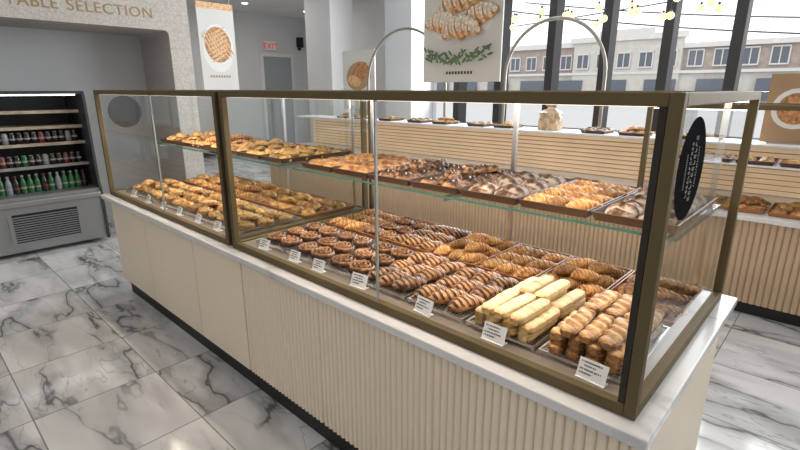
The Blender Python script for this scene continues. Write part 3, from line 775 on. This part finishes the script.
for z,dpt in((.70,.42),(.89,.42),(1.03,.40),(1.16,.38)):
    g=MB()
    n=14
    for k_ in range(n): xx=-5.30+dpt*k_/n; g.box(xx,xx+dpt/n*.55,fy0+.02,fy1-.02,z,z+.012)
    g.box(-5.30+dpt,-5.285+dpt,fy0+.02,fy1-.02,z-.006,z+.020)
    g.build("shelf",M['wood'] if z>.8 else M['steel'],parent=e)
BM={'r':mat("red_drink",(.15,.02,.02),.3),'k':mat("dark_cola",(.02,.013,.013),.2),'g':mat("green_drink",(.02,.12,.035),.25),'w':mat("clear_drink",(.22,.25,.27),.2)}
lblm=mat("paper_label",(.30,.29,.27),.5); rl=mat("red_label",(.16,.02,.02),.5)
def bottle(kind,can=False):
    lab={'r':"red",'k':"dark",'g':"green",'w':"clear"}[kind]
    if can: pf=[(.019,0),(.023,.005),(.023,.085),(.018,.094)]
    else: pf=[(.020,0),(.023,.01),(.023,.085),(.018,.105),(.010,.125),(.010,.145)]
    b=MB().lathe(pf,n=14).build("drink_can" if can else "drink_bottle",BM[kind],smooth=True)
    props(b,lab+(" drink can" if can else " drink bottle")+" on the fridge shelf","drink can" if can else "bottle","drinks in the open fridge")
    if can: c=MB().lathe([(.0175,.093),(.0175,.097)],n=12).build("can_lid",M['chrome'],smooth=True)
    else: c=MB().lathe([(.0115,.140),(.0115,.152)],n=12).build("cap",lblm if kind!='k' else rl,smooth=True)
    c.parent=b
    l=MB().lathe([(.0236,.04),(.0236,.055)],n=14).build("drink_label",rl if (kind=='k' and not can) else lblm,smooth=True); l.parent=b
    return b,[c,l]
bp={(k_,c_):bottle(k_,c_) for k_,c_ in [('r',True),('k',True),('w',True),('g',True),('g',False),('k',False),('w',False)]}; bu=set()
for row,(z,xx,can,seq) in enumerate([(.501,-4.86,False,"kgggwgkgggkwggkggggkggkgg"),(.713,-4.91,True,"kkrkkwkkgkkrkkwkgkkkrkkkk"),(.903,-4.92,True,"kwkkkrkkkkwkgkkkkkrkkkkkk")]):
    for i,k_ in enumerate(seq):
        y=.24-i*.050
        key=(k_,can); b,ch=bp[key]
        if key in bu:
            n_=b.copy(); C.objects.link(n_)
            for c_ in ch: cc=c_.copy(); cc.parent=n_; C.objects.link(cc)
        else: n_=b; bu.add(key)
        n_.location=(xx+J(.005),y,z)
# ---------------------------------------------------------------- outside
g=box("street_ground",-70,30,5.2,90,-.12,-.06,M['asphalt']); props(g,"grey asphalt street and pavement outside","street",kind="structure")
e=empty("street_building",(-18,60,0),label="two storey brown brick and stone building across the street",cat="building")
m=MB(); m.box(-62,-22,60,70,-.06,6.6); m.box(-22,14,60,70,-.06,5.9); m.build("facade",M['brick'],parent=e)
m=MB(); m.box(-27,-15,59.4,60,-.06,6.9); m.box(-62,14,59.7,60,-.06,3.2); m.build("stone_front",M['bstone'],parent=e)
m=MB(); m.box(-62,-27,59.5,60,6.3,6.9).box(-15,14,59.5,60,5.6,6.1).box(-27.4,-14.6,59.1,59.5,6.7,7.3).box(-24,-18,59.2,59.6,7.3,7.9).box(-62,14,59.3,59.6,3.0,3.3); m.build("cornice",M['bwhite'],parent=e)
m=MB(); f=MB()
x=-60
while x<12:
    y_=59.99 if not -28.4<x<-15 else 59.39
    m.box(x,x+1.3,y_-.09,y_,3.8,5.3); f.box(x-.12,x,y_-.14,y_,3.7,5.4).box(x+1.3,x+1.42,y_-.14,y_,3.7,5.4).box(x-.12,x+1.42,y_-.19,y_,5.3,5.45).box(x-.12,x+1.42,y_-.19,y_,3.65,3.8).box(x+.6,x+.7,y_-.14,y_-.01,3.8,5.3)
    x+=2.4
x=-60
while x<10:
    m.box(x,x+3.2,59.2,59.38,.3,2.4); x+=5.2
m.build("window_glass",M['bwin'],parent=e); f.build("window_trim",M['bwhite'],parent=e)
for i,(x0,z0,x1,z1) in enumerate([(-14,5.2,6,2.6),(-14,5.8,6,3.4),(-30,4.6,6,6.4)]):
    o=MB().tube([(x0+(x1-x0)*t/10,22+i*2,z0+(z1-z0)*t/10-.4*math.sin(PI*t/10)) for t in range(11)],.03,5).build("power_line",M['cable']); props(o,"black overhead power line across the street","power line","overhead power lines")
# ---------------------------------------------------------------- lights
def area(name,loc,rot,sx,sy,pw,col=(1,1,1)):
    l=bpy.data.lights.new(name,'AREA'); l.shape='RECTANGLE'; l.size=sx; l.size_y=sy; l.energy=pw; l.color=col
    o=bpy.data.objects.new(name,l); o.location=loc; o.rotation_euler=rot; C.objects.link(o); return o
for x,y,p in [(-4.0,-.8,6),(-.2,-2.4,15),(-3.2,1.7,8),(-.2,1.7,8),(-7.4,3.6,26),(1.8,0,6),(-2.4,-2.8,13)]:  # last one is an added fill to brighten the counter front
    area("ceiling_light",(x,y,2.88),(0,0,0),1.3,1.3,p,(1,.92,.83))
for cx,wd_ in((-.83,1.5),(-2.49,1.4)):
    area("case_light",(cx,.13,1.315),(math.radians(28),0,0),wd_,.03,7.2,(1,.84,.66))
    area("shelf_fill_light",(cx,.50,.992),(0,0,0),wd_,.03,1.3,(1,.84,.66))  # added fill under the shelf, lifts the dark rear pastries; no fixture
area("window_daylight",(-.8,4.9,2.0),(math.radians(-90),0,0),7.5,1.7,320,(.95,.98,1))
wd=bpy.data.worlds.new("world"); S.world=wd; wd.use_nodes=True
bg=wd.node_tree.nodes["Background"]; bg.inputs[0].default_value=(.97,.98,1,1); bg.inputs[1].default_value=1.8
cam=bpy.data.cameras.new("camera"); cam.sensor_width=36; cam.lens=21.6; cam.clip_start=.05; cam.clip_end=300
co=bpy.data.objects.new("camera",cam); co.location=(.225,-.951,1.355); co.rotation_euler=(math.radians(74.2),0,math.radians(43.17)); C.objects.link(co)
S.camera=co
S.view_settings.view_transform='Standard'
S.view_settings.look='None'
for k_,(o,ch) in PR.items():
    if not used.get(k_):
        for c_ in ch: bpy.data.objects.remove(c_)
        bpy.data.objects.remove(o)
for k_ in bp:
    if k_ not in bu:
        for c_ in bp[k_][1]: bpy.data.objects.remove(c_)
        bpy.data.objects.remove(bp[k_][0])
